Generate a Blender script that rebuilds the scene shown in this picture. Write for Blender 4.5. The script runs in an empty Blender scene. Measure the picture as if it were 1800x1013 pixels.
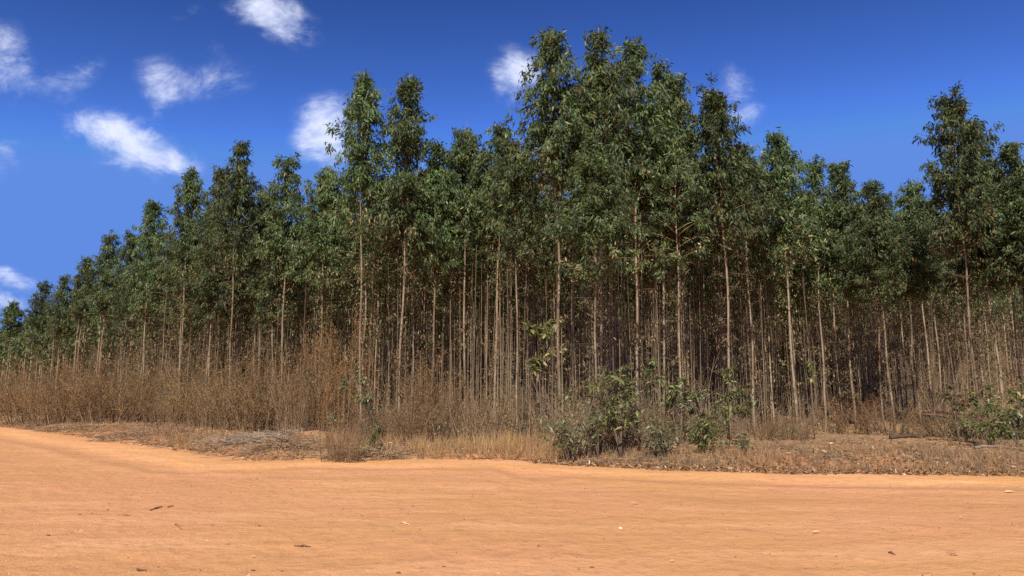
import bpy, math, random
import numpy as np

R = math.radians
C = bpy.context.scene.collection
SC = bpy.context.scene

# ---------------------------------------------------------------- camera
F_PX, PITCH, CAM_Z = 1300.0, R(8.5), 1.7
cam_data = bpy.data.cameras.new('camera')
cam_data.sensor_width = 36.0
cam_data.lens = F_PX / 1800.0 * 36.0
cam_data.clip_start = 0.1
cam_data.clip_end = 6000
cam = bpy.data.objects.new('camera', cam_data)
C.objects.link(cam)
cam.location = (0, 0, CAM_Z)
cam.rotation_euler = (R(90) + PITCH, 0, 0)
SC.camera = cam
CP, SP = math.cos(PITCH), math.sin(PITCH)

def ray(px, py):
    r, u = (px - 900.0) / F_PX, (506.5 - py) / F_PX
    return np.array([r, CP - u * SP, SP + u * CP])

# ---------------------------------------------------------------- sky, sun, exposure
SUN_EL, SUN_AZ = R(42), R(-168)         # azimuth clockwise from +Y: from the left, a little behind the camera
SKY_STRENGTH = 0.10
SKY_GAMMA, SKY_TINT = 2.3, (0.37, 0.268, 0.218)
world = bpy.data.worlds.new('World')
SC.world = world
world.use_nodes = True

def nd(t, kind, **kw):
    n = t.nodes.new(kind)
    for k, v in kw.items():
        setattr(n, k, v)
    return n

def mth(t, op, a, b=None, c=None):
    n = t.nodes.new('ShaderNodeMath')
    n.operation = op
    for i, v in enumerate((a, b, c)):
        if v is None:
            continue
        if isinstance(v, (int, float)):
            n.inputs[i].default_value = v
        else:
            t.links.new(v, n.inputs[i])
    return n.outputs[0]

def mixc(t, fac, a, b, mode='MIX'):
    n = t.nodes.new('ShaderNodeMix')
    n.data_type = 'RGBA'
    n.blend_type = mode
    for sock, v in ((n.inputs[0], fac), (n.inputs[6], a), (n.inputs[7], b)):
        if isinstance(v, (int, float)):
            sock.default_value = v
        elif isinstance(v, tuple):
            sock.default_value = (*v, 1)
        else:
            t.links.new(v, sock)
    return n.outputs[2]

def rampv(t, v, lo, hi, smooth=True):
    n = t.nodes.new('ShaderNodeMapRange')
    n.interpolation_type = 'SMOOTHSTEP' if smooth else 'LINEAR'
    t.links.new(v, n.inputs[0])
    n.inputs[1].default_value, n.inputs[2].default_value = lo, hi
    return n.outputs[0]

def noise(t, vec, scale, detail=4, rough=0.55, dim='3D'):
    n = t.nodes.new('ShaderNodeTexNoise')
    n.noise_dimensions = dim
    n.inputs['Scale'].default_value = scale
    n.inputs['Detail'].default_value = detail
    n.inputs['Roughness'].default_value = rough
    if vec is not None:
        t.links.new(vec, n.inputs['Vector'])
    return n

def build_world():
    t = world.node_tree
    t.nodes.clear()
    sky = nd(t, 'ShaderNodeTexSky', sky_type='NISHITA', sun_disc=False)
    sky.sun_elevation = SUN_EL
    sky.sun_rotation = SUN_AZ
    sky.altitude = 1200
    sky.air_density = 0.95
    sky.dust_density = 0.15
    sky.ozone_density = 3.5
    # deep dry-season blue: one global contrast curve on the whole sky, with a ceiling
    gm = nd(t, 'ShaderNodeGamma')
    gm.inputs['Gamma'].default_value = SKY_GAMMA
    t.links.new(sky.outputs[0], gm.inputs['Color'])
    skyc = mixc(t, 1.0, gm.outputs[0], SKY_TINT, 'MULTIPLY')
    skyc = mixc(t, 1.0, skyc, (0.92, 2.08, 5.9), 'DARKEN')
    # clouds: soft lumps placed by direction, broken up with noise
    tc = nd(t, 'ShaderNodeTexCoord')
    sep = nd(t, 'ShaderNodeSeparateXYZ')
    t.links.new(tc.outputs['Generated'], sep.inputs[0])
    yy = mth(t, 'MAXIMUM', sep.outputs[1], 0.02)
    gx = mth(t, 'DIVIDE', sep.outputs[0], yy)
    gz = mth(t, 'DIVIDE', sep.outputs[2], yy)
    comb = nd(t, 'ShaderNodeCombineXYZ')
    t.links.new(gx, comb.inputs[0])
    t.links.new(gz, comb.inputs[1])
    warp = noise(t, comb.outputs[0], 9, 5, 0.6)
    ws = nd(t, 'ShaderNodeSeparateColor')
    t.links.new(warp.outputs['Color'], ws.inputs[0])
    wx = mth(t, 'ADD', gx, mth(t, 'MULTIPLY', mth(t, 'SUBTRACT', ws.outputs[0], 0.5), 0.075))
    wz = mth(t, 'ADD', gz, mth(t, 'MULTIPLY', mth(t, 'SUBTRACT', ws.outputs[1], 0.5), 0.060))
    clouds = [  # px, py, half width, half height, amount, tilt
        (488, 36, 66, 34, .62, -22), (440, 22, 36, 28, .34, 0),
        (18, 105, 40, 66, .42, 20), (70, 148, 60, 26, .46, -10), (148, 122, 36, 22, .36, 20),
        (276, 126, 44, 38, .32, -30), (388, 136, 70, 36, .36, 5), (290, 168, 22, 24, .40, 0),
        (190, 222, 70, 28, .78, -8), (262, 258, 68, 34, .82, -24), (322, 284, 30, 18, .55, -20), (215, 282, 45, 14, .4, 0),
        (574, 226, 48, 46, 1.15, 0), (905, 138, 36, 44, .95, 0),
        (1292, 150, 34, 40, .36, 30), (1308, 196, 40, 18, .36, -10), (1235, 165, 26, 14, .28, 0),
        (12, 490, 60, 14, .66, -12), (0, 532, 46, 15, .70, -10), (2, 262, 26, 14, .38, -20),
        (335, 26, 38, 12, .22, 10), (372, 78, 22, 14, .16, -30), (1410, 222, 8, 26, .13, -30), (1455, 145, 14, 8, .1, 0),
        (-160, 300, 130, 40, .8, 5), (-260, 90, 150, 60, .7, -10), (2050, 240, 140, 50, .7, 8), (300, -160, 120, 50, .6, 10),
        (1200, -220, 160, 60, .5, 0), (2300, 30, 150, 60, .5, 0)]
    total = None
    for px, py, a, b, amt, tilt in clouds:
        d = ray(px, py)
        cx, cz = d[0] / d[1], d[2] / d[1]
        k = F_PX
        a, b = a / k * 1.12, b / k * 1.12
        ca, sa = math.cos(R(tilt)), math.sin(R(tilt))
        dx = mth(t, 'SUBTRACT', wx, cx)
        dz = mth(t, 'SUBTRACT', wz, cz)
        u = mth(t, 'ADD', mth(t, 'MULTIPLY', dx, ca / a), mth(t, 'MULTIPLY', dz, sa / a))
        v = mth(t, 'ADD', mth(t, 'MULTIPLY', dx, -sa / b), mth(t, 'MULTIPLY', dz, ca / b))
        r2 = mth(t, 'ADD', mth(t, 'MULTIPLY', u, u), mth(t, 'MULTIPLY', v, v))
        g = mth(t, 'MULTIPLY', mth(t, 'EXPONENT', mth(t, 'MULTIPLY', r2, -1.0)), amt)
        total = g if total is None else mth(t, 'ADD', total, g)
    mpc = nd(t, 'ShaderNodeMapping')
    mpc.inputs['Scale'].default_value = (0.8, 1.25, 1)
    mpc.inputs['Rotation'].default_value = (0, 0, R(20))
    t.links.new(comb.outputs[0], mpc.inputs['Vector'])
    fb = noise(t, mpc.outputs[0], 11, 12, 0.68)
    fb.inputs['Distortion'].default_value = 0.5
    fine = noise(t, mpc.outputs[0], 42, 6, 0.6)
    er = mth(t, 'ADD', mth(t, 'MULTIPLY', mth(t, 'SUBTRACT', fb.outputs[0], 0.5), 2.3), mth(t, 'MULTIPLY', mth(t, 'SUBTRACT', fine.outputs[0], 0.5), 0.45))
    near = rampv(t, total, 0.02, 0.35)
    m = mth(t, 'ADD', total, mth(t, 'MULTIPLY', er, mth(t, 'MULTIPLY', near, 0.85)))
    m = mth(t, 'MULTIPLY', rampv(t, m, 0.08, 1.15), 0.95)
    puff = rampv(t, mth(t, 'ADD', fb.outputs[0], mth(t, 'MULTIPLY', fine.outputs[0], 0.3)), 0.45, 0.85)
    k = 1.0 / SKY_STRENGTH
    ccol = mixc(t, puff, (0.47 * k, 0.54 * k, 0.77 * k), (0.70 * k, 0.74 * k, 0.90 * k))
    col = mixc(t, m, skyc, ccol)
    bg = nd(t, 'ShaderNodeBackground')
    bg.inputs[1].default_value = SKY_STRENGTH
    t.links.new(col, bg.inputs[0])
    out = nd(t, 'ShaderNodeOutputWorld')
    t.links.new(bg.outputs[0], out.inputs[0])
build_world()

sun_data = bpy.data.lights.new('sun', 'SUN')
sun_data.energy = 5.0
sun_data.angle = R(0.53)
sun_data.color = (1.0, 0.94, 0.85)
sun = bpy.data.objects.new('sun', sun_data)
C.objects.link(sun)
sun.rotation_euler = (R(90) - SUN_EL, 0, -SUN_AZ + R(180))
sun.location = (-20, -20, 40)
SC.view_settings.view_transform = 'Standard'
SC.view_settings.look = 'None'
SC.view_settings.gamma = 1
SC.view_settings.use_curve_mapping = False
SC.view_settings.exposure = 0.38
SC.cycles.max_bounces = 6
SC.cycles.diffuse_bounces = 4
SC.cycles.transparent_max_bounces = 4
SC.cycles.use_denoising = False
SC.cycles.sample_clamp_indirect = 3
SC.cycles.sample_clamp_direct = 6

# ---------------------------------------------------------------- helpers
rng = np.random.default_rng(7)
random.seed(7)

class MB:
    """collects vertices, faces and one colour per vertex, and links them as ONE mesh"""
    def __init__(self):
        self.v, self.c, self.t, self.q, self.n = [], [], [], [], 0

    def add(self, v, tris=None, quads=None, col=(1, 1, 1)):
        v = np.asarray(v, float).reshape(-1, 3)
        c = np.broadcast_to(np.asarray(col, float), v.shape)
        self.v.append(v)
        self.c.append(c)
        if tris is not None and len(tris):
            self.t.append(np.asarray(tris).reshape(-1, 3) + self.n)
        if quads is not None and len(quads):
            self.q.append(np.asarray(quads).reshape(-1, 4) + self.n)
        self.n += len(v)

    def mesh(self, name, mat, smooth=False):
        v = np.concatenate(self.v)
        c = np.concatenate(self.c)
        t = np.concatenate(self.t) if self.t else np.zeros((0, 3), int)
        q = np.concatenate(self.q) if self.q else np.zeros((0, 4), int)
        me = bpy.data.meshes.new(name)
        me.vertices.add(len(v))
        me.vertices.foreach_set('co', v.astype(np.float32).ravel())
        loops = np.concatenate([t.ravel(), q.ravel()]).astype(np.int32)
        me.loops.add(len(loops))
        me.loops.foreach_set('vertex_index', loops)
        starts = np.concatenate([np.arange(len(t)) * 3, len(t) * 3 + np.arange(len(q)) * 4]).astype(np.int32)
        me.polygons.add(len(starts))
        me.polygons.foreach_set('loop_start', starts)
        if smooth:
            me.polygons.foreach_set('use_smooth', np.ones(len(starts), bool))
        at = me.color_attributes.new('tint', 'FLOAT_COLOR', 'POINT')
        at.data.foreach_set('color', np.concatenate([c, np.ones((len(c), 1))], 1).astype(np.float32).ravel())
        me.update(calc_edges=True)
        me.materials.append(mat)
        return me

def link(name, me, parent=None):
    o = bpy.data.objects.new(name, me)
    C.objects.link(o)
    if parent is not None:
        o.parent = parent
    return o

def tag(o, label=None, cat=None, group=None, kind=None):
    if label: o['label'] = label
    if cat: o['category'] = cat
    if group: o['group'] = group
    if kind: o['kind'] = kind
    return o

def empty(name, loc, rz=0.0):
    o = bpy.data.objects.new(name, None)
    o.empty_display_size = 0.2
    C.objects.link(o)
    o.location = loc
    o.rotation_euler = (0, 0, rz)
    return o

def nrm(a):
    return a / np.maximum(np.linalg.norm(a, axis=-1, keepdims=True), 1e-9)

def perp(d, g):
    """random unit vectors at right angles to d"""
    return nrm(np.cross(d, nrm(g.normal(size=d.shape))))

def leaves(mb, base, d, L, W, col, g, fold=0.25):
    """lance-shaped leaves of two faces folded along the midrib"""
    d = nrm(d)
    n = len(base)
    L = np.broadcast_to(L, n)[:, None]
    W = np.broadcast_to(W, n)[:, None]
    s = perp(d, g)
    up = np.cross(s, d)
    mid = base + d * L * 0.42
    v = np.stack([base, mid + s * W / 2 - up * W * fold, base + d * L, mid - s * W / 2 - up * W * fold], 1)
    k = np.arange(n)[:, None] * 4
    tris = np.concatenate([k + [0, 1, 2], k + [0, 2, 3]], 0)
    mb.add(v.reshape(-1, 3), tris=tris, col=np.repeat(np.broadcast_to(col, (n, 3)), 4, 0))

def sticks(mb, p0, p1, r0, r1, col, g, sides=3):
    """thin tapered sticks"""
    d = nrm(p1 - p0)
    s = perp(d, g)
    w = np.cross(d, s)
    n = len(p0)
    r0 = np.broadcast_to(r0, n)[:, None]
    r1 = np.broadcast_to(r1, n)[:, None]
    rows = []
    for k in range(sides):
        a = 2 * math.pi * k / sides
        o = math.cos(a) * s + math.sin(a) * w
        rows.append((p0 + o * r0, p1 + o * r1))
    v = np.stack([r for ab in rows for r in ab], 1)       # n, 2*sides, 3
    k = np.arange(n)[:, None] * (2 * sides)
    q = [k + [2 * i, 2 * ((i + 1) % sides), 2 * ((i + 1) % sides) + 1, 2 * i + 1] for i in range(sides)]
    mb.add(v.reshape(-1, 3), quads=np.concatenate(q, 0), col=np.repeat(np.broadcast_to(col, (n, 3)), 2 * sides, 0))

def tube(mb, pts, rad, col, sides=8):
    pts = np.asarray(pts, float)
    rad = np.broadcast_to(rad, len(pts))
    tan = nrm(np.gradient(pts, axis=0))
    ref = np.array([1.0, 0, 0]) if abs(tan[0, 0]) < 0.8 else np.array([0, 1.0, 0])
    s = nrm(np.cross(tan, ref))
    w = np.cross(tan, s)
    a = np.arange(sides) * 2 * math.pi / sides
    ring = pts[:, None] + rad[:, None, None] * (np.cos(a)[None, :, None] * s[:, None] + np.sin(a)[None, :, None] * w[:, None])
    m = len(pts)
    i, j = np.meshgrid(np.arange(m - 1), np.arange(sides), indexing='ij')
    q = np.stack([i * sides + j, i * sides + (j + 1) % sides, (i + 1) * sides + (j + 1) % sides, (i + 1) * sides + j], -1).reshape(-1, 4)
    v = np.concatenate([ring.reshape(-1, 3), pts[:1], pts[-1:]])
    e = m * sides
    caps = [[e, (k + 1) % sides, k] for k in range(sides)] + [[e + 1, e - sides + k, e - sides + (k + 1) % sides] for k in range(sides)]
    mb.add(v, tris=caps, quads=q, col=col)

_NG = np.random.default_rng(3).random((256, 256))
def vnoise(x, y, s):
    x, y = np.asarray(x, float) * s, np.asarray(y, float) * s
    xi, yi = np.floor(x).astype(int), np.floor(y).astype(int)
    fx, fy = x - xi, y - yi
    fx, fy = fx * fx * (3 - 2 * fx), fy * fy * (3 - 2 * fy)
    g = lambda a, b: _NG[a % 256, b % 256]
    return (g(xi, yi) * (1 - fx) * (1 - fy) + g(xi + 1, yi) * fx * (1 - fy) + g(xi, yi + 1) * (1 - fx) * fy + g(xi + 1, yi + 1) * fx * fy) - 0.5

def fbm(x, y, s, o=4):
    return sum(vnoise(x + 17.3 * k, y - 9.1 * k, s * 2 ** k) / 2 ** k for k in range(o))

# ---------------------------------------------------------------- terrain
def unproject(px, py, z=0.0):
    d = ray(px, py)
    k = (z - CAM_Z) / d[2]
    return d[0] * k, d[1] * k

_edge = [unproject(a, b) for a, b in ((0, 751), (50, 757), (150, 771), (240, 783), (330, 796), (400, 807), (440, 812), (490, 811), (560, 807), (650, 808),
                                      (760, 809), (880, 809), (960, 816), (1080, 821), (1200, 827), (1350, 831), (1500, 834), (1650, 836), (1800, 838))]
_edge = [(-170, 190), (-70, 86)] + _edge + [(20, 15.2), (60, 12), (170, 6)]
EX, EY = np.array(_edge).T
def y_edge(x):
    return np.interp(x, EX, EY)
def edge_s(x, y):
    e = 0.4
    sl = (y_edge(np.asarray(x) + e) - y_edge(np.asarray(x) - e)) / (2 * e)
    return (y - y_edge(x)) / np.sqrt(1 + sl * sl)

def verge_z(x, y):
    s = edge_s(x, y) + 0.9 * fbm(x, y, 0.35, 3) * 0.8
    a = np.clip((s + 0.5) / 3.2, 0, 1)
    z = -0.09 + 0.34 * a * a * (3 - 2 * a)
    z = z + np.clip(s, 0, 3) / 3 * (0.16 * fbm(x, y, 0.5, 4) + 0.05 * vnoise(x, y, 5))
    z = z + 0.045 * np.clip(s - 14, 0, 120)
    mx, my = unproject(545, 785)                                   # low mounds of bulldozed red soil
    z = z + 0.32 * np.exp(-((x - mx) / 1.1) ** 2 - ((y - my) / 0.8) ** 2)
    mx, my = unproject(300, 772)
    z = z + 0.25 * np.exp(-((x - mx) / 2.4) ** 2 - ((y - my) / 1.6) ** 2)
    mx, my = unproject(60, 742)
    z = z + 0.3 * np.exp(-((x - mx) / 5) ** 2 - ((y - my) / 3) ** 2)
    return z

def road_z(x, y):
    s = edge_s(x, y)                                               # negative on the road
    t = s + 0.35 * fbm(x, y, 0.12, 3)
    z = 0.006 * np.sin(t * 2.1) + 0.03 * np.exp(-((t + 1.3) / 0.35) ** 2) - 0.02 * np.exp(-((t + 2.2) / 0.4) ** 2) \
        + 0.022 * np.exp(-((t + 3.1) / 0.25) ** 2) + 0.014 * np.exp(-((t + 5.2) / 0.3) ** 2)
    z = z + 0.035 * fbm(x, y, 0.3, 3) + 0.020 * fbm(x, y, 1.7, 3) + 0.010 * vnoise(x, y, 9) + 0.010 * vnoise(x * 0.6, y * 2, 5)
    return z - 0.01

def ground_z(x, y):
    return np.maximum(verge_z(x, y), road_z(x, y))

def gpos(px, py):
    """the point of the ground that the photograph shows at this pixel"""
    z = 0.1
    for _ in range(6):
        x, y = unproject(px, min(py, 760) if False else py, z)
        z = float(ground_z(np.array(x), np.array(y)))
    return np.array([x, y, z])

def height_for(y, py):
    """world height of a point at depth y that shows at image row py"""
    u = (506.5 - py) / F_PX
    return CAM_Z + y * (u * CP + SP) / (CP - u * SP)

def project(x, y, z):
    dz = z - CAM_Z
    d = y * CP + dz * SP
    return 900 + F_PX * x / d, 506.5 - F_PX * (-y * SP + dz * CP) / d

# ---------------------------------------------------------------- materials
def new_mat(name):
    m = bpy.data.materials.new(name)
    m.use_nodes = True
    t = m.node_tree
    t.nodes.clear()
    out = nd(t, 'ShaderNodeOutputMaterial')
    b = nd(t, 'ShaderNodeBsdfPrincipled')
    t.links.new(b.outputs[0], out.inputs[0])
    return m, t, b, out

def mat_leaf(name, transl=0.3, rough=0.5, spec=0.35, spread=0.35):
    m, t, b, out = new_mat(name)
    at = nd(t, 'ShaderNodeAttribute', attribute_name='tint')
    oi = nd(t, 'ShaderNodeObjectInfo')
    hs = nd(t, 'ShaderNodeHueSaturation')
    t.links.new(at.outputs['Color'], hs.inputs['Color'])
    t.links.new(mth(t, 'ADD', mth(t, 'MULTIPLY', oi.outputs['Random'], spread), 1 - spread / 2), hs.inputs['Value'])
    t.links.new(mth(t, 'ADD', mth(t, 'MULTIPLY', oi.outputs['Random'], 0.03), 0.485), hs.inputs['Hue'])
    t.links.new(hs.outputs[0], b.inputs['Base Color'])
    b.inputs['Roughness'].default_value = rough
    b.inputs['Specular IOR Level'].default_value = spec
    tr = nd(t, 'ShaderNodeBsdfTranslucent')
    tcol = mixc(t, 1.0, hs.outputs[0], (1.25, 1.2, 0.7), 'MULTIPLY')
    t.links.new(tcol, tr.inputs['Color'])
    mx = nd(t, 'ShaderNodeMixShader')
    mx.inputs[0].default_value = transl
    t.links.new(b.outputs[0], mx.inputs[1])
    t.links.new(tr.outputs[0], mx.inputs[2])
    t.links.new(mx.outputs[0], out.inputs[0])
    return m

def mat_bark(name, a, bcol, ccol):
    m, t, b, out = new_mat(name)
    tc = nd(t, 'ShaderNodeTexCoord')
    oi = nd(t, 'ShaderNodeObjectInfo')
    mp = nd(t, 'ShaderNodeMapping')
    mp.inputs['Scale'].default_value = (7, 7, 1.1)
    t.links.new(tc.outputs['Object'], mp.inputs['Vector'])
    off = nd(t, 'ShaderNodeCombineXYZ')
    t.links.new(mth(t, 'MULTIPLY', oi.outputs['Random'], 60), off.inputs[2])
    t.links.new(off.outputs[0], mp.inputs['Location'])
    n1 = noise(t, mp.outputs[0], 1.0, 5, 0.6)
    n2 = noise(t, mp.outputs[0], 3.2, 4, 0.6)
    c = mixc(t, rampv(t, n1.outputs[0], 0.42, 0.62), a, bcol)
    c = mixc(t, rampv(t, n2.outputs[0], 0.55, 0.72), c, ccol)
    at = nd(t, 'ShaderNodeAttribute', attribute_name='tint')
    c = mixc(t, 1.0, c, at.outputs['Color'], 'MULTIPLY')
    hs = nd(t, 'ShaderNodeHueSaturation')
    t.links.new(c, hs.inputs['Color'])
    t.links.new(mth(t, 'ADD', mth(t, 'MULTIPLY', oi.outputs['Random'], 0.5), 0.75), hs.inputs['Value'])
    t.links.new(hs.outputs[0], b.inputs['Base Color'])
    b.inputs['Roughness'].default_value = 0.8
    b.inputs['Specular IOR Level'].default_value = 0.2
    bp = nd(t, 'ShaderNodeBump')
    bp.inputs['Strength'].default_value = 0.5
    bp.inputs['Distance'].default_value = 0.02
    t.links.new(n2.outputs[0], bp.inputs['Height'])
    t.links.new(bp.outputs[0], b.inputs['Normal'])
    return m

def mat_tint(name, rough=0.85, spec=0.15):
    m, t, b, out = new_mat(name)
    at = nd(t, 'ShaderNodeAttribute', attribute_name='tint')
    tc = nd(t, 'ShaderNodeTexCoord')
    n = noise(t, tc.outputs['Object'], 14, 3)
    c = mixc(t, rampv(t, n.outputs[0], 0.3, 0.7), (0.8, 0.8, 0.8), (1.15, 1.12, 1.08))
    c = mixc(t, 1.0, at.outputs['Color'], c, 'MULTIPLY')
    t.links.new(c, b.inputs['Base Color'])
    b.inputs['Roughness'].default_value = rough
    b.inputs['Specular IOR Level'].default_value = spec
    return m

def mat_road():
    m, t, b, out = new_mat('orange_dirt')
    g = nd(t, 'ShaderNodeNewGeometry')
    pos = g.outputs['Position']
    mp = nd(t, 'ShaderNodeMapping')
    mp.inputs['Scale'].default_value = (0.22, 1.0, 1.0)
    mp.inputs['Rotation'].default_value = (0, 0, R(4))
    t.links.new(pos, mp.inputs['Vector'])
    big = noise(t, pos, 0.22, 4, 0.6)
    streak = noise(t, mp.outputs[0], 0.9, 5, 0.6)
    fine = noise(t, pos, 5.0, 6, 0.68)
    grit = noise(t, pos, 45.0, 3, 0.6)
    speck = noise(t, pos, 16.0, 2, 0.5)
    c = mixc(t, rampv(t, big.outputs[0], 0.36, 0.64), (0.55, 0.272, 0.106), (0.58, 0.270, 0.122))
    c = mixc(t, mth(t, 'MULTIPLY', rampv(t, streak.outputs[0], 0.46, 0.66), 0.55), c, (0.67, 0.345, 0.162))
    at = nd(t, 'ShaderNodeAttribute', attribute_name='tint')
    c = mixc(t, 1.0, c, at.outputs['Color'], 'MULTIPLY')
    c = mixc(t, mth(t, 'MULTIPLY', rampv(t, fine.outputs[0], 0.50, 0.70), 0.55), c, (0.38, 0.175, 0.075))
    c = mixc(t, mth(t, 'MULTIPLY', rampv(t, grit.outputs[0], 0.52, 0.8), 0.35), c, (0.66, 0.40, 0.22))
    c = mixc(t, mth(t, 'MULTIPLY', rampv(t, speck.outputs[0], 0.66, 0.74), 0.5), c, (0.22, 0.105, 0.05))
    t.links.new(c, b.inputs['Base Color'])
    b.inputs['Roughness'].default_value = 0.95
    b.inputs['Specular IOR Level'].default_value = 0.1
    h = mth(t, 'ADD', mth(t, 'MULTIPLY', fine.outputs[0], 1.0), mth(t, 'MULTIPLY', grit.outputs[0], 0.35))
    med = noise(t, pos, 1.9, 4, 0.6)
    h = mth(t, 'ADD', h, mth(t, 'MULTIPLY', streak.outputs[0], 1.0))
    h = mth(t, 'ADD', h, mth(t, 'MULTIPLY', med.outputs[0], 2.4))
    bp = nd(t, 'ShaderNodeBump')
    bp.inputs['Strength'].default_value = 0.65
    bp.inputs['Distance'].default_value = 0.04
    t.links.new(h, bp.inputs['Height'])
    t.links.new(bp.outputs[0], b.inputs['Normal'])
    return m

def mat_floor():
    m, t, b, out = new_mat('litter_soil')
    g = nd(t, 'ShaderNodeNewGeometry')
    pos = g.outputs['Position']
    big = noise(t, pos, 0.45, 5, 0.6)
    mid = noise(t, pos, 2.3, 5, 0.65)
    fine = noise(t, pos, 13.0, 5, 0.7)
    vor = nd(t, 'ShaderNodeTexVoronoi')
    vor.inputs['Scale'].default_value = 9
    t.links.new(pos, vor.inputs['Vector'])
    soil = mixc(t, rampv(t, mid.outputs[0], 0.35, 0.65), (0.52, 0.245, 0.105), (0.42, 0.20, 0.085))
    litter = mixc(t, rampv(t, fine.outputs[0], 0.35, 0.65), (0.17, 0.102, 0.050), (0.38, 0.235, 0.118))
    litter = mixc(t, mth(t, 'MULTIPLY', rampv(t, vor.outputs['Color'], 0.6, 0.8), 0.6), litter, (0.48, 0.335, 0.19))
    at = nd(t, 'ShaderNodeAttribute', attribute_name='tint')
    sepc = nd(t, 'ShaderNodeSeparateColor')
    t.links.new(at.outputs['Color'], sepc.inputs[0])
    k = mth(t, 'ADD', sepc.outputs[0], mth(t, 'MULTIPLY', mth(t, 'SUBTRACT', big.outputs[0], 0.5), 1.6))
    k = mth(t, 'ADD', k, mth(t, 'MULTIPLY', mth(t, 'SUBTRACT', mid.outputs[0], 0.5), 1.3))
    c = mixc(t, rampv(t, k, 0.40, 0.62), soil, litter)
    t.links.new(c, b.inputs['Base Color'])
    b.inputs['Roughness'].default_value = 0.95
    b.inputs['Specular IOR Level'].default_value = 0.1
    bp = nd(t, 'ShaderNodeBump')
    bp.inputs['Strength'].default_value = 0.8
    bp.inputs['Distance'].default_value = 0.06
    t.links.new(mth(t, 'ADD', fine.outputs[0], mid.outputs[0]), bp.inputs['Height'])
    t.links.new(bp.outputs[0], b.inputs['Normal'])
    return m

M_LEAF = mat_leaf("eucalyptus_leaf", 0.40, 0.5, 0.3, 0.5)
M_SAP = mat_leaf('sapling_leaf', 0.3, 0.45, 0.4, 0.5)
M_DRYLEAF = mat_leaf('dry_leaf', 0.35, 0.8, 0.1, 0.3)
M_BARK = mat_bark('eucalyptus_bark', (0.265, 0.200, 0.132), (0.165, 0.105, 0.060), (0.37, 0.30, 0.205))
M_TWIG = mat_tint('dry_wood')
M_ROAD = mat_road()
M_FLOOR = mat_floor()

# ---------------------------------------------------------------- the setting
def grid_mesh(name, xs, ys, zf, mat, colf=None, yf=None):
    X, Y = np.meshgrid(xs, ys, indexing='ij')
    if yf is not None:
        Y = yf(X, Y)
    Z = zf(X, Y)
    v = np.stack([X, Y, Z], -1).reshape(-1, 3)
    a, b = X.shape
    i, j = np.meshgrid(np.arange(a - 1), np.arange(b - 1), indexing='ij')
    q = np.stack([i * b + j, (i + 1) * b + j, (i + 1) * b + j + 1, i * b + j + 1], -1).reshape(-1, 4)
    mb = MB()
    col = np.ones((len(v), 3)) if colf is None else colf(X, Y).reshape(-1, 3)
    mb.add(v, quads=q, col=col)
    return mb.mesh(name, mat, smooth=True)

def axis(parts):
    return np.concatenate([np.arange(a, b, s) for a, b, s in parts] + [[parts[-1][1]]])

mb = MB()
mb.add([(-3000, -3000, -0.6), (3000, -3000, -0.6), (3000, 3000, -0.6), (-3000, 3000, -0.6)], quads=[[0, 1, 2, 3]], col=(0.3, 0.3, 0.3))
tag(link('ground', mb.mesh('ground', M_FLOOR)), 'wide red soil plain reaching to the horizon', kind='structure')

def road_tint(X, Y):
    s = edge_s(X, Y)
    t = s + 0.5 * fbm(X, Y, 0.15, 3)
    loose = np.exp(-((t + 1.1) / 0.9) ** 2)                       # loose pale sand pushed to the roadside
    dark_band = np.exp(-((t + 2.7) / 0.35) ** 2) * (0.5 + fbm(X, Y, 0.2, 2)) + 0.6 * np.exp(-((t + 5.4) / 0.5) ** 2) * np.clip(0.4 + fbm(X, Y, 0.3, 2), 0, 1)  # patchy darker bands parallel to the road edge
    v = 1 + 0.24 * loose - 0.16 * dark_band
    return np.stack([v, v * (1 + 0.02 * loose), v * (1 - 0.03 * loose)], -1)

xs = axis([(-170, -60, 2.0), (-60, -16, 0.35), (-16, 16, 0.12), (16, 60, 0.8), (60, 170, 4)])
ts = axis([(-80, -26, 3.0), (-26, -18, 0.5), (-18, 0.8, 0.075)])
me = grid_mesh('dirt_road', xs, ts, road_z, M_ROAD, road_tint, lambda X, T: y_edge(X) + T)
tag(link('dirt_road', me), 'orange packed dirt road with faint wheel ruts', kind='structure')

def floor_tint(X, Y):
    s = edge_s(X, Y)
    k = 0.12 + 0.6 * np.clip(s / 1.6, 0, 1)
    for px, py, r in ((545, 785, 1.0), (300, 772, 2.2), (230, 765, 2.5), (1035, 775, 1.0), (1400, 825, 0.8), (1500, 828, 0.8)):
        mx, my = unproject(px, py)
        k = k - 0.42 * np.exp(-((X - mx) / r) ** 2 - ((Y - my) / r) ** 2)
    return np.stack([k, k, k], -1)

xs = axis([(-170, -60, 2.0), (-60, -16, 0.5), (-16, 18, 0.16), (18, 60, 0.8), (60, 170, 4)])
ts = axis([(-1.2, 5, 0.12), (5, 16, 0.5), (16, 40, 1.5), (40, 260, 8)])
me = grid_mesh('forest_floor', xs, ts, verge_z, M_FLOOR, floor_tint, lambda X, T: y_edge(X) + T)
tag(link('forest_floor', me), 'raised brown verge and leaf strewn plantation floor', kind='structure')

# ---------------------------------------------------------------- eucalyptus trees
GREENS = np.array([(0.066, 0.106, 0.034), (0.072, 0.118, 0.046), (0.084, 0.128, 0.066), (0.112, 0.148, 0.044), (0.050, 0.078, 0.032)]) * (1.27, 1.14, 1.10)
BROWNS = np.array([(0.32, 0.215, 0.115), (0.26, 0.175, 0.092), (0.38, 0.27, 0.145), (0.20, 0.175, 0.072)])

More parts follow.
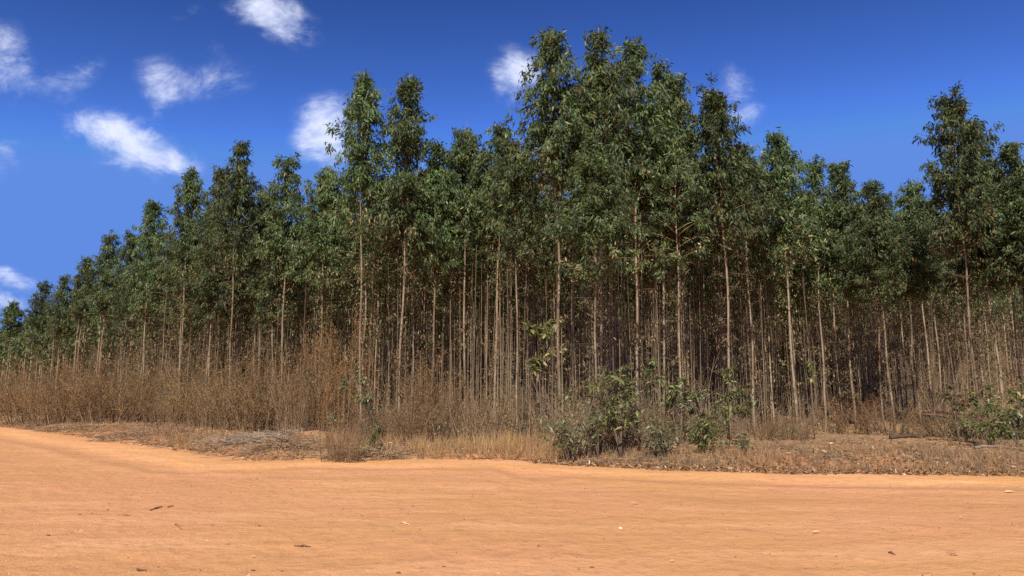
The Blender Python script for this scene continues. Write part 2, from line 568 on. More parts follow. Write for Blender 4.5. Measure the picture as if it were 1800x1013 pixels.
def leaf_cols(g, n, brown):
    c = GREENS[g.integers(0, len(GREENS), n)] * g.uniform(0.75, 1.3, (n, 1))
    b = BROWNS[g.integers(0, len(BROWNS), n)] * g.uniform(0.7, 1.3, (n, 1))
    return np.where((g.random(n) < brown)[:, None], b, c)

def tree_meshes(seed, H=13.0, crown_from=0.5, spread=1.35, limbs=58, per_clump=22, r0=0.085, dead=40, leaf=(0.235, 0.060), clump_k=1.0, bare=False, pale=1.0):
    g = np.random.default_rng(seed)
    wood, crown = MB(), MB()
    m = 18
    zz = np.linspace(0, 1, m)
    ph = g.uniform(0, 6.28, 4)
    amp = 0.05 + 0.05 * g.random()
    path = np.stack([amp * (np.sin(zz * 4 + ph[0]) - math.sin(ph[0])) + 0.03 * np.sin(zz * 17 + ph[1]),
                     amp * (np.sin(zz * 3.3 + ph[2]) - math.sin(ph[2])) + 0.03 * np.sin(zz * 15 + ph[3]), zz * H * 0.985], 1)
    path[0, 2] = -0.25
    rad = 0.85 * r0 * (1 - zz) ** 0.75 + 0.010
    rad[0] *= 1.3
    tube(wood, path, rad, (pale, pale, pale), 9)
    at = lambda z: np.stack([np.interp(z, path[:, 2], path[:, k]) for k in range(3)], -1)
    # limbs in the crown
    f = np.sort(g.random(limbs) ** 0.85)
    zl = H * (crown_from + (0.955 - crown_from) * f)
    az = np.cumsum(g.uniform(1.6, 3.2, limbs))
    prof = np.clip((1 - f) * 2.3, 0.22, 1) ** 0.65 * (0.62 + 0.38 * np.clip(f / 0.22, 0, 1))
    Ls = spread * prof * g.uniform(0.55, 1.2, limbs)
    elev = R(24) + R(34) * f + g.normal(0, 0.16, limbs)
    base = at(zl)
    hd = np.stack([np.cos(az), np.sin(az), np.zeros(limbs)], 1)
    for k in range(limbs):
        d0 = hd[k] * math.cos(elev[k]) + np.array([0, 0, math.sin(elev[k])])
        tt = np.linspace(0, 1, 4)[:, None]
        p = base[k] + d0 * Ls[k] * tt - np.array([0, 0, 0.30 * Ls[k]]) * tt ** 2 + g.normal(0, 0.02, (4, 3)) * tt
        tube(wood, p, np.linspace(0.018 * (0.5 + prof[k]), 0.004, 4), (0.8, 0.75, 0.7), 4)
        nc = max(3, int((2.6 + 4.0 * Ls[k]) * clump_k))
        tpos = g.uniform(0.22, 1.08, nc)
        cp = base[k] + d0 * Ls[k] * tpos[:, None] - np.array([0, 0, 0.30 * Ls[k]]) * tpos[:, None] ** 2
        cp = cp + g.normal(0, 0.13, (nc, 3)) * (0.5 + Ls[k])
        n = nc * per_clump
        ci = np.repeat(np.arange(nc), per_clump)
        hang = g.random((n, 1)) * g.uniform(0.15, 0.42, nc)[ci][:, None]
        pos = cp[ci] + g.normal(0, 1, (n, 3)) * np.array([0.085, 0.085, 0.05]) + np.array([0, 0, -1]) * hang + (0, 0, 0.1)
        cd = nrm(g.normal(size=(nc, 3)) * 0.6 + hd[k] * 0.7)              # a hanging spray points one way
        d = cd[ci] * 0.55 + np.array([0, 0, -0.85]) + g.normal(0, 0.42, (n, 3))
        if f[k] > 0.9:
            d[:, 2] += 0.45
        brown = np.clip(0.30 - f[k] * 1.0, 0.02, 0.5)
        tone = (g.uniform(0.55, 1.5, nc)[ci] * np.clip(g.normal(1, 0.14, n), 0.6, 1.5))[:, None]
        leaves(crown, pos, d, g.uniform(0.6, 1.15, n) * leaf[0], g.uniform(0.7, 1.25, n) * leaf[1], leaf_cols(g, n, brown) * tone, g)
    # dead lower branches with curled brown leaves
    if dead:
        z = H * crown_from * (1.08 - 0.85 * g.random(dead) ** 1.5)
        a = g.uniform(0, 6.28, dead)
        L = g.uniform(0.25, 1.15, dead) * (0.5 + 0.6 * z / (H * crown_from))
        e = g.uniform(-0.25, 0.7, dead)
        p0 = at(z)
        p1 = p0 + np.stack([np.cos(a) * np.cos(e), np.sin(a) * np.cos(e), np.sin(e)], 1) * L[:, None]
        sticks(wood, p0, p1, 0.008, 0.003, (0.75, 0.66, 0.58), g)
        q0 = p0 + (p1 - p0) * g.uniform(0.4, 0.8, (dead, 1))
        q1 = q0 + nrm(g.normal(size=(dead, 3))) * L[:, None] * 0.5
        sticks(wood, q0, q1, 0.005, 0.002, (0.75, 0.66, 0.58), g)
        if not bare:
            nl = 15
            tpos = g.uniform(0.3, 1.05, (dead, nl, 1))
            pos = (p0[:, None] + (p1 - p0)[:, None] * tpos).reshape(-1, 3) + g.normal(0, 0.13, (dead * nl, 3))
            d = np.array([0, 0, -0.8]) + g.normal(0, 0.5, pos.shape)
            leaves(crown, pos, d, g.uniform(0.08, 0.19, len(pos)), g.uniform(0.022, 0.048, len(pos)), leaf_cols(g, len(pos), np.clip(1.15 - 0.75 * np.repeat(z / (H * crown_from), nl), 0.3, 0.95)), g)
    return wood.mesh('trunk', M_BARK, True), crown.mesh('crown', M_LEAF)

EDGE_V = [tree_meshes(100 + k, crown_from=c, spread=s, limbs=l, r0=r) for k, (c, s, l, r) in enumerate(
    ((0.50, 1.50, 68, 0.050), (0.57, 1.40, 62, 0.046), (0.46, 1.45, 74, 0.049), (0.54, 1.6, 62, 0.047), (0.50, 1.35, 70, 0.043), (0.60, 1.55, 60, 0.050),
     (0.52, 1.65, 66, 0.046), (0.58, 1.35, 64, 0.048), (0.48, 1.5, 72, 0.045)))]
IN_V = [tree_meshes(200 + k, crown_from=c, spread=s, limbs=l, r0=r, per_clump=20, dead=26, clump_k=0.56, pale=1.12) for k, (c, s, l, r) in enumerate(
    ((0.54, 1.75, 50, 0.042), (0.58, 1.8, 46, 0.038), (0.50, 1.7, 52, 0.045), (0.55, 1.85, 48, 0.039), (0.60, 1.7, 46, 0.036), (0.57, 1.9, 50, 0.040), (0.52, 1.75, 50, 0.037)))]
REF_H = 13.0

def plant_tree(x, y, H, variants, label, group, width=1.0, lean=(0, 0)):
    z = float(ground_z(np.array(x), np.array(y)))
    k = random.randrange(len(variants))
    root = empty('eucalyptus_tree', (x, y, z), random.uniform(0, 6.28))
    root.rotation_euler = (lean[0] + random.gauss(0, 0.006), lean[1] + random.gauss(0, 0.006), root.rotation_euler[2])
    sz = (H - z) / REF_H
    w = width * (0.6 + 0.4 * sz)
    root.scale = (w, w, sz)
    tag(root, label, 'tree', group)
    tr = link('trunk', variants[k][0], root)
    cr = link('crown', variants[k][1], root)
    cr['kind'] = 'stuff'
    return root

P0 = np.array(unproject(1052, 795, 0.22))
UL = np.array([math.sin(R(-44.5)), math.cos(R(-44.5))])      # the left side of the plantation recedes this way
VR = np.array([math.sin(R(46)), math.cos(R(46))])            # and the right side this way

def on_face(px, py, face, inset=0.0):
    """place of a tree of one side of the plantation whose top the photograph shows at px, py"""
    u = (506.5 - py) / F_PX
    k = CP + SP * (u * CP + SP) / (CP - u * SP)
    rt = (px - 900) / F_PX * k
    o, d = (P0 + VR * inset, UL) if face == 'L' else (P0 + UL * inset, VR)
    t = (rt * o[1] - o[0]) / (d[0] - rt * d[1])
    return o + d * t

FRONT = 'front row trees along the two sides of the plantation'
landmarks = [  # top px, top py, side or depth, inset, crown width, label
    (25, 523, 'L', 0, 0.95, 'far end tree of the receding left side, small lone tip below the low cloud'),
    (78, 490, 'L', 0, 1.0, 'second tree from the far left end, dark pointed crown against the sky'),
    (118, 481, 'L', 0, 0.9, 'third tree from the far left end, short crown just higher than its neighbours'),
    (155, 447, 'L', 0, 0.9, 'sloping crown between the far left end and the broad rounded top'),
    (192, 405, 'L', 0, 1.15, 'broad rounded top, lowest of the full crowns on the receding left side'),
    (232, 405, 'L', 1, 0.9, 'low crown tucked just right of the broad rounded top on the left side'),
    (275, 348, 'L', 0, 1.0, 'crown below and right of the long white cloud, thin gap of sky beside it'),
    (342, 285, 'L', 0, 0.95, 'dark narrow crown whose tip touches the right end of the long white cloud'),
    (386, 293, 'L', 1, 0.95, 'crown squeezed between the cloud touching tree and the tall pointed one'),
    (430, 241, 'L', 0, 0.95, 'tall pointed crown standing clear of its neighbours on the left half'),
    (470, 322, 'L', 2, 0.9, 'short crown filling the dip right of the tall pointed one'),
    (512, 266, 'L', 0, 0.95, 'single pointed crown between the tall pointed one and the round cloud'),
    (578, 282, 'L', 0, 1.0, 'ragged crown just under the round white cloud'),
    (652, 113, 'L', -0.6, 0.95, 'left one of the tall twin trees beside the round cloud, reddish pale trunk'),
    (714, 127, 'L', 0.5, 0.95, 'right one of the tall twin trees, loose crown with sky gaps along its trunk'),
    (765, 245, 'L', 2, 0.9, 'low crown right beside the tall twin trees'),
    (822, 204, 'L', 3, 1.0, 'taller of the two small peaks between the twin trees and the central mass'),
    (872, 210, 'L', 3.5, 0.95, 'shorter of the two small peaks, under the upright cloud beside the central mass'),
    (908, 232, 'L', 1.5, 0.9, 'low crown hugging the left foot of the central mass'),
    (976, 40, 24.0, 0, 1.05, 'tallest crown of the central mass, upright cloud at its left edge, thick orange tan trunk'),
    (1042, 44, 24.3, 0, 0.95, 'second peak of the central mass, its trunk rising behind the big leafy bush'),
    (1106, 62, 25.5, 0, 1.05, 'third peak of the central mass, wide crown over a pale straight trunk'),
    (1148, 100, 26.5, 0, 0.9, 'shoulder crown right of the third peak of the central mass'),
    (1178, 132, 27.0, 0, 0.95, 'sloping outer crown at the right edge of the central mass'),
    (1256, 150, 'R', 0, 1.0, 'rounded crown standing apart beside the wispy right hand cloud'),
    (1302, 238, 'R', 1, 0.95, 'low crown in the notch right of the rounded crown by the wispy cloud'),
    (1371, 222, 'R', 0, 1.1, 'bushy bright topped crown, last peak before the right side falls away'),
    (1425, 275, 'R', 1, 0.95, 'first lower crown on the falling right side after the bright topped peak'),
    (1472, 282, 'R', 0, 1.05, 'bluish green crown halfway down the falling right side'),
    (1520, 312, 'R', 0, 0.95, 'small crown after the bluish green one on the falling right side'),
    (1556, 332, 'R', 0, 0.95, 'lowest crown at the bottom of the big sky gap on the right side'),
    (1605, 308, 'R', 2, 1.05, 'low broad crown just left of the tall right hand group'),
    (1668, 165, 28.5, 0, 1.0, 'tallest tree of the right hand group, pale leaning trunk in full sun'),
    (1714, 202, 30.0, 0, 0.95, 'second tree of the right hand group, crown pressed to the tallest one'),
    (1765, 245, 29.0, 0, 0.95, 'third tree of the right hand group, sloping crown on its outer side'),
    (1812, 285, 27.5, 0, 1.0, 'tree cut by the right border of the picture, thin leaning trunk'),
]
SHORT = ['the far end tree', 'the second far tree', 'the third far tree', 'the sloping left crown', 'the broad rounded top', 'the low tucked crown', 'the crown below the long cloud', 'the cloud touching tree', 'the squeezed crown', 'the tall pointed tree', 'the short dip crown', 'the single pointed crown', 'the crown under the round cloud', 'the left twin tree', 'the right twin tree', 'the low crown by the twins', 'the taller small peak', 'the shorter small peak', 'the crown hugging the central mass', 'the tallest central tree', 'the second central peak', 'the third central peak', 'the shoulder crown', 'the sloping outer crown', 'the rounded crown by the wisp', 'the notch crown', 'the bright topped peak', 'the first falling crown', 'the bluish green crown', 'the small crown after it', 'the lowest gap crown', 'the low broad crown', 'the tallest right hand tree', 'the second right hand tree', 'the third right hand tree', 'the border tree']
placed = []
for i, (px, py, where, inset, w, label) in enumerate(landmarks):
    if isinstance(where, str):
        x, y = on_face(px, py, where, inset)
    else:
        u = (506.5 - py) / F_PX
        y = where
        x = (px - 900) / F_PX * y * (CP + SP * (u * CP + SP) / (CP - u * SP))
    plant_tree(x, y, float(height_for(y, py)), EDGE_V, label, FRONT, w, (0, -0.02) if px == 1668 else (0, 0))
    placed.append((x, y))

SKY_X = [-900, -200, 0, 100, 200, 300, 400, 480, 550, 620, 760, 820, 900, 960, 1060, 1160, 1240, 1310, 1400, 1480, 1560, 1600, 1660, 1740, 1800, 2100, 2600]
SKY_Y = [640, 600, 562, 512, 440, 385, 335, 345, 325, 285, 262, 225, 245, 225, 200, 205, 245, 262, 285, 305, 350, 335, 300, 290, 310, 330, 330]

spots = []
for iu in range(0, 74):
    for iv in range(0, 58):
        p = P0 + UL * (iu * 2.45 + 0.6) + VR * (iv * 2.3 + 0.6) + rng.normal(0, 0.17, 2)
        if rng.random() < 0.04:
            continue
        if min((p[0] - a) ** 2 + (p[1] - b) ** 2 for a, b in placed) < 1.4 ** 2:
            continue
        px, _ = project(p[0], p[1], 5.0)
        if px < -140 or px > 1960:
            continue
        x, y = p
        H = rng.uniform(11.2, 14.6) + float(ground_z(np.array(x), np.array(y)))
        lim = float(height_for(y, np.interp(project(x, y, 12)[0], SKY_X, SKY_Y) + rng.uniform(14, 52)))
        H = min(H, lim)
        if H - float(ground_z(np.array(x), np.array(y))) < 6.0:
            continue
        spots.append((math.hypot(x, y), x, y, H, iu, iv))
# infill of the right-hand group beyond the side row
for a, b in ((11.5, 33.0), (15.5, 30.5), (19.5, 31.0), (21.5, 28.5), (18.5, 34.0), (22.5, 33.0)):
    spots.append((math.hypot(a, b), a, b, min(12.6, float(height_for(b, np.interp(project(a, b, 12)[0], SKY_X, SKY_Y)))), 0, 9))
spots.sort()
N_SINGLE = 300 - len(landmarks)
singles = [(s, project(s[1], s[2], 4.0)[0]) for s in spots[:N_SINGLE]]
marks = sorted((project(a, b, 4.0)[0], n) for (a, b), n in zip(placed, SHORT))
ORD = ['first', 'second', 'third', 'fourth', 'fifth', 'sixth']
slots = {}
for s, px in sorted(singles, key=lambda q: q[1]):
    if s[4] == 0 or s[5] == 0:
        slots.setdefault(sum(1 for m, _ in marks if m < px), []).append(s)
front_label = {}
for k, ss in slots.items():
    for i, s in enumerate(ss):
        which = '' if len(ss) == 1 else ORD[min(i, 5)] + ' '
        if k == 0:
            front_label[s] = which + 'plain trunk left of ' + marks[0][1]
        elif k == len(marks):
            front_label[s] = which + 'plain trunk right of ' + marks[-1][1]
        else:
            front_label[s] = f'{which}plain trunk between {marks[k - 1][1]} and {marks[k][1]}'
for (d, x, y, H, iu, iv), px in singles:
    edge = iu == 0 or iv == 0
    if edge:
        label, group = front_label[(d, x, y, H, iu, iv)], 'plain trees filling the front row'
    elif px < 640:
        label, group = 'slender bare trunk in the shaded rows left of the tall twin trees', 'shaded trees behind the left side'
    elif px < 1210:
        label, group = 'slender bare trunk in the shaded rows between the twin trees and the leafy saplings', 'shaded trees behind the centre'
    else:
        label, group = 'slender straight trunk in the shaded rows above the wide leafy verge', 'shaded trees behind the right side'
    plant_tree(x, y, H, EDGE_V if (edge and rng.random() < 0.5) else IN_V, label, group, rng.uniform(0.85, 1.1))

def far_trees(rest):
    protos = []
    for k in range(4):
        g = np.random.default_rng(300 + k)
        n = 620
        f = g.random(n) ** 0.8
        z = 0.52 + 0.48 * f
        r = 1.7 * np.clip((1 - f) * 1.9, 0.1, 1) ** 0.7 * np.sqrt(g.random(n))
        a = g.uniform(0, 6.28, n)
        protos.append((g, np.stack([r * np.cos(a), r * np.sin(a), z], 1), f))
    mb, wood = MB(), None
    for d, x, y, H, iu, iv in rest:
        z0 = float(ground_z(np.array(x), np.array(y)))
        g, P, f = protos[random.randrange(4)]
        near = 0.42 if d < 62 else (0.28 if d < 100 else 0.22)
        n = int(len(P) * near)
        idx = g.permutation(len(P))[:n]
        a = g.uniform(0, 6.28)
        p = P[idx]
        p = np.stack([x + p[:, 0] * math.cos(a) - p[:, 1] * math.sin(a), y + p[:, 0] * math.sin(a) + p[:, 1] * math.cos(a), z0 + p[:, 2] * (H - z0)], 1)
        dd = np.array([0, 0, -0.7]) + g.normal(0, 0.55, p.shape)
        k = 1.0 if d < 62 else (1.45 if d < 100 else 1.8)
        br = np.clip(0.42 - f[idx] * 1.1, 0.03, 0.5)
        c = np.where((g.random(n) < br)[:, None], BROWNS[g.integers(0, 4, n)], GREENS[g.integers(0, 5, n)]) * g.uniform(0.7, 1.3, (n, 1))
        leaves(mb, p, dd, g.uniform(0.25, 0.42, n) * k, g.uniform(0.09, 0.15, n) * k, c, g)
        q = np.array([[x, y, z0 - 0.3], [x + g.normal(0, .08), y + g.normal(0, .08), z0 + (H - z0) * 0.5], [x + g.normal(0, .1), y + g.normal(0, .1), z0 + (H - z0) * 0.96]])
        tube(mb, q, [0.055, 0.042, 0.012], np.array((0.52, 0.39, 0.25)) * g.uniform(0.75, 1.2), 5)
        nd_ = 7
        zz = g.uniform(1.0, 0.55 * (H - z0), nd_)
        p0 = np.stack([np.full(nd_, x), np.full(nd_, y), z0 + zz], 1)
        p1 = p0 + nrm(g.normal(size=(nd_, 3)) * (1, 1, 0.5)) * g.uniform(0.4, 1.2, (nd_, 1))
        sticks(mb, p0, p1, 0.012, 0.005, (0.13, 0.09, 0.06), g)
        nl = 14
        pl = p0[g.integers(0, nd_, nl)] + g.normal(0, 0.45, (nl, 3))
        leaves(mb, pl, g.normal(size=(nl, 3)), 0.22, 0.08, BROWNS[g.integers(0, 4, nl)], g)
    o = link('distant_trees', mb.mesh('distant_trees', M_LEAF))
    tag(o, 'dense far mass of plantation trees deep behind the shaded rows', 'trees', kind='stuff')
far_trees(spots[N_SINGLE:])

# ---------------------------------------------------------------- undergrowth inside the plantation
def undergrowth():
    g = np.random.default_rng(41)
    mb = MB()
    pts = []
    while len(pts) < 9000:
        u, v = g.random() ** 1.5 * 115, g.random() ** 1.5 * 85
        p = P0 + UL * u + VR * v + g.normal(0, 0.3, 2)
        px, _ = project(p[0], p[1], 2)
        if (px > 1250 and u < 30 and g.random() < 0.78) or (px < 520 and v < 9 and g.random() < 0.6):
            continue
        if -120 < px < 1920 and vnoise(p[0], p[1], 0.18) > -0.22:
            pts.append(p)
    pts = np.array(pts)
    z = ground_z(pts[:, 0], pts[:, 1])
    n = len(pts)
    dist = np.hypot(pts[:, 0], pts[:, 1])
    h = g.gamma(3.0, 0.36, n) * (0.8 + dist / 110)
    h = np.clip(h, 0.25, 3.6)
    tall = (dist > 45) & (g.random(n) < 0.40)
    h = np.where(tall, g.uniform(2.5, 6.5, n), h)
    ns = 5
    b = np.repeat(np.concatenate([pts, z[:, None]], 1), ns, 0) + g.normal(0, 0.12, (n * ns, 3)) * (1, 1, 0)
    hh = np.repeat(h, ns)[:, None]
    t = b + np.concatenate([g.normal(0, 0.22, (n * ns, 2)) * hh, hh * g.uniform(0.55, 1.0, (n * ns, 1))], 1)
    c = np.array((0.40, 0.285, 0.18)) * g.uniform(0.55, 1.25, (n * ns, 1))
    sticks(mb, b - (0, 0, 0.05), t, 0.010, 0.004, c, g)
    nt = 2
    k = np.repeat(np.arange(n * ns), nt)
    q0 = b[k] + (t[k] - b[k]) * g.uniform(0.35, 0.95, (len(k), 1))
    q1 = q0 + (nrm(g.normal(size=q0.shape)) + (0, 0, 0.5)) * hh[k] * 0.22
    sticks(mb, q0, q1, 0.005, 0.002, c[k], g)
    nl = 18
    k = g.integers(0, n * ns, n * nl)
    big = np.clip(dist[k // ns] / 42, 0.85, 2.4)
    pos = b[k] + (t[k] - b[k]) * g.uniform(0.3, 1.05, (len(k), 1)) + g.normal(0, 0.13, (len(k), 3))
    cc = np.array([(0.39, 0.25, 0.12), (0.32, 0.20, 0.098), (0.45, 0.31, 0.165), (0.27, 0.215, 0.088)])[g.integers(0, 4, len(k))] * g.uniform(0.7, 1.25, (len(k), 1))
    leaves(mb, pos, g.normal(size=pos.shape) + (0, 0, -0.3), g.uniform(0.06, 0.15, len(k)) * big, g.uniform(0.02, 0.05, len(k)) * big, cc, g)
    # thin dead stems standing among the trunks
    ms = 7600
    u, v = g.random(ms) ** 1.2 * 95 + 1, g.random(ms) ** 1.2 * 80 + 1
    u[5200:], v[5200:] = g.random(2400) ** 1.3 * 45 + 2, g.random(2400) * 75 + 2
    sx, sy = P0[0] + UL[0] * u + VR[0] * v, P0[1] + UL[1] * u + VR[1] * v
    sz = ground_z(sx, sy)
    hs_ = g.uniform(2.0, 8.5, ms)
    hs_[5200:] = g.uniform(5.5, 9.0, 2400)
    b = np.stack([sx, sy, sz - 0.1], 1)
    sticks(mb, b, b + np.stack([g.normal(0, 0.02, ms) * hs_, g.normal(0, 0.02, ms) * hs_, hs_], 1), g.uniform(0.014, 0.034, ms), 0.008,
           np.array((0.33, 0.24, 0.155)) * g.uniform(0.6, 1.3, (ms, 1)), g)
    # tall dry thicket far in, closing the view between the trunks
    m = 0
    fp = []
    while m < 6200:
        r = g.uniform(62, 150) if m < 3000 else (g.uniform(120, 235) if m < 4600 else g.uniform(62, 130))
        a = g.uniform(R(-42), R(40)) if m < 4600 else g.uniform(R(14), R(40))
        p = np.array([r * math.sin(a), r * math.cos(a)])
        w = p - P0
        det = UL[0] * VR[1] - UL[1] * VR[0]
        u, v = (w[0] * VR[1] - w[1] * VR[0]) / det, (UL[0] * w[1] - UL[1] * w[0]) / det
        if u > 4 and v > 4:
            fp.append(p)
            m += 1
    fp = np.array(fp)
    z = ground_z(fp[:, 0], fp[:, 1])
    H = g.uniform(3.0, 8.0, m)
    H[3000:4600] += 2.5
    k = np.repeat(np.arange(m), 40)
    f = g.random(len(k))
    pos = np.stack([fp[k, 0] + g.normal(0, 0.75, len(k)), fp[k, 1] + g.normal(0, 0.75, len(k)), z[k] + f * H[k]], 1)
    cc = BROWNS[g.integers(0, 4, len(k))] * g.uniform(0.7, 1.25, (len(k), 1))
    leaves(mb, pos, g.normal(size=pos.shape) + (0, 0, -0.3), g.uniform(0.3, 0.55, len(k)), g.uniform(0.12, 0.22, len(k)), cc, g)
    b = np.stack([fp[:, 0], fp[:, 1], z - 0.1], 1)
    sticks(mb, b, b + np.stack([g.normal(0, 0.3, m), g.normal(0, 0.3, m), H], 1), 0.03, 0.01, (0.3, 0.21, 0.15), g)
    tag(link('undergrowth', mb.mesh('undergrowth', M_DRYLEAF)), 'dry brown brush and twigs under the plantation trees', 'undergrowth', kind='stuff')
undergrowth()

# ---------------------------------------------------------------- dry shrubs along the verge
def dry_shrub_meshes(seed, leaf_col, stems=46, n_leaf=2600, upright=0.45):
    """unit shrub: about 1 high and 1 wide"""
    g = np.random.default_rng(seed)
    wood, fol = MB(), MB()
    a = g.uniform(0, 6.28, stems)
    sp = g.random(stems) ** 0.7 * upright
    rb = 0.42 * np.sqrt(g.random(stems))
    b = np.stack([np.cos(a) * rb, np.sin(a) * rb, np.zeros(stems) - 0.03], 1)
    L = g.uniform(0.3, 0.98, stems) ** 0.8 * (1.05 - 0.9 * rb ** 1.5)
    sp = sp * (0.5 + L * 0.6)
    a = a + g.normal(0, 0.5, stems)
    m = b + np.stack([np.cos(a) * sp * 0.45, np.sin(a) * sp * 0.45, L * 0.5], 1)
    t = b + np.stack([np.cos(a) * sp * 1.15, np.sin(a) * sp * 1.15, L * (1 - 0.25 * sp)], 1) + g.normal(0, 0.03, (stems, 3))
    c = np.array((0.27, 0.178, 0.105)) * g.uniform(0.45, 1.25, (stems, 1))
    sticks(wood, b, m, 0.0065, 0.0045, c, g)
    sticks(wood, m, t, 0.0045, 0.0018, c, g)
    nt = 9
    k = np.repeat(np.arange(stems), nt)
    f = g.uniform(0.1, 1.0, (len(k), 1))
    q0 = np.where(f < 0.45, b[k] + (m[k] - b[k]) * f * 2.2, m[k] + (t[k] - m[k]) * (f - 0.4) / 0.6)
    q1 = q0 + (nrm(g.normal(size=q0.shape)) * (1, 1, 0.6) + (0, 0, 0.55)) * g.uniform(0.06, 0.2, (len(k), 1))
    sticks(wood, q0, q1, 0.0024, 0.001, c[k], g)
    kk = g.integers(0, len(k), n_leaf)
    pos = q0[kk] + (q1[kk] - q0[kk]) * g.uniform(0.0, 1.1, (n_leaf, 1)) + g.normal(0, 0.022, (n_leaf, 3))
    cc = np.array(leaf_col) * g.uniform(0.65, 1.35, (n_leaf, 1)) * g.uniform(0.9, 1.1, (n_leaf, 3))
    leaves(fol, pos, g.normal(size=pos.shape) + (0, 0, 0.2), g.uniform(0.013, 0.032, n_leaf), g.uniform(0.005, 0.010, n_leaf), cc, g)
    return wood.mesh('stem_cluster', M_TWIG), fol.mesh('foliage', M_DRYLEAF)

SH_OLIVE = [dry_shrub_meshes(400 + k, (0.29, 0.178, 0.060), 64, 5200, u) for k, u in enumerate((0.5, 0.42, 0.55))]
SH_BROWN = [dry_shrub_meshes(410 + k, (0.24, 0.142, 0.066), 60, 3300, u) for k, u in enumerate((0.36, 0.45, 0.3))]
SH_RUST = [dry_shrub_meshes(420 + k, (0.34, 0.17, 0.050), 48, 4400, u) for k, u in enumerate((0.34, 0.4))]

def dry_shrub(px, py, top, width_px, protos, label, group='dry shrubs along the edge of the plantation'):
    p = gpos(px, py)
    h = float(height_for(p[1], top)) - p[2]
    w = width_px / F_PX * p[1] * 1.3
    h *= random.uniform(1.05, 1.75) * (0.72 if px > 1300 else 1)
    root = empty('dry_shrub', p, random.uniform(0, 6.28))
    root.scale = (w, w, h)
    tag(root, label, 'shrub', group)
    a, b = protos[random.randrange(len(protos))]
    link('stem_cluster', a, root)
    link('foliage', b, root)['kind'] = 'stuff'

for args in [
    (12, 733, 678, 70, SH_OLIVE, 'low olive brown shrub cut by the left border of the picture'),
    (55, 735, 672, 80, SH_OLIVE, 'olive brown shrub at the foot of the far left leaning trunk'),
    (108, 738, 664, 85, SH_OLIVE, 'olive brown rounded shrub just left of the biggest far left dome'),
    (150, 742, 650, 105, SH_OLIVE, 'biggest dome shaped olive shrub of the far left thicket'),
    (200, 743, 662, 90, SH_OLIVE, 'olive dome shrub right of the biggest dome, before a thin trunk'),
    (236, 742, 676, 70, SH_OLIVE, 'small yellowish shrub closing the far left thicket by a lone trunk'),
    (290, 748, 690, 60, SH_BROWN, 'thin brown shrub between two bare trunks on the left'),
    (345, 750, 655, 80, SH_OLIVE, 'tan shrub at the left foot of the tall brown thicket'),
    (392, 756, 636, 85, SH_BROWN, 'twiggy dark brown shrub standing behind the grey heap of twigs'),
    (440, 758, 630, 95, SH_OLIVE, 'yellow topped shrub over dark stems, behind the grey heap'),
    (478, 760, 650, 70, SH_BROWN, 'purplish brown twiggy shrub left of the bare trunk by the red mound'),
    (528, 768, 640, 70, SH_BROWN, 'brown twiggy shrub right behind the red soil mound'),
    (560, 764, 596, 70, SH_RUST, 'tall rust leaved shrub, left one of the rusty pair'),
    (598, 766, 588, 75, SH_RUST, 'tallest rust leaved shrub, beside the reddish trunk of the twin tree'),
    (600, 786, 730, 60, SH_BROWN, 'low straw brown shrub at the road side right of the red mound'),
    (668, 778, 706, 70, SH_BROWN, 'matted brown shrub at the foot of the tall twin trees'),
    (718, 776, 676, 80, SH_OLIVE, 'olive shrub right of the tall twin trees above the grey litter'),
    (764, 768, 650, 80, SH_OLIVE, 'olive brown shrub behind the left end of the golden grass'),
    (800, 772, 690, 70, SH_BROWN, 'low brown shrub behind the golden grass'),
    (828, 756, 572, 70, SH_RUST, 'tall thin yellowish shrub spreading behind the golden grass'),
    (872, 766, 684, 70, SH_OLIVE, 'olive shrub behind the right end of the golden grass'),
    (925, 762, 690, 60, SH_BROWN, 'sparse brown shrub left of the grey green road side plant'),
    (1130, 772, 716, 60, SH_BROWN, 'dry twiggy shrub hidden right behind the big leafy bush'),
    (1330, 770, 705, 55, SH_BROWN, 'dark twiggy shrub below the leafy hanging branch'),
    (1395, 772, 722, 55, SH_BROWN, 'low brown shrub among the first straight trunks of the right side'),
    (1500, 762, 676, 75, SH_RUST, 'rusty brown shrub among thin straight trunks on the right side'),
    (1560, 762, 700, 70, SH_BROWN, 'greyish brown shrub left of the fallen dark log'),
    (1662, 768, 700, 75, SH_OLIVE, 'tan shrub right of the fallen dark log'),
    (1700, 770, 668, 85, SH_BROWN, 'dark brown thicket shrub under the tallest tree of the right hand group'),
    (1770, 772, 690, 80, SH_BROWN, 'brown shrub behind the green bushes at the right border'),
]:
    dry_shrub(*args)

# ---------------------------------------------------------------- green saplings and bushes, every large leaf a piece
def big_leaf_mesh(name, col):
    g = np.random.default_rng(sum(map(ord, name)))
    n = 6
    t = np.linspace(0, 1, n)
    w = np.array([0.012, 0.095, 0.135, 0.12, 0.07, 0.0])
    z = -0.34 * t ** 2
    mid = np.stack([t, np.zeros(n), z], 1)
    le = np.stack([t, w, z - 0.12 * w * 2], 1)
    ri = np.stack([t, -w, z - 0.12 * w * 2], 1)
    mb = MB()
    q = []
    for i in range(n - 1):
        q += [[i, i + 1, n + i + 1, n + i], [2 * n + i, 2 * n + i + 1, i + 1, i]]
    mb.add(np.concatenate([mid, le, ri]), quads=q, col=col)
    return mb.mesh(name, M_SAP, True)

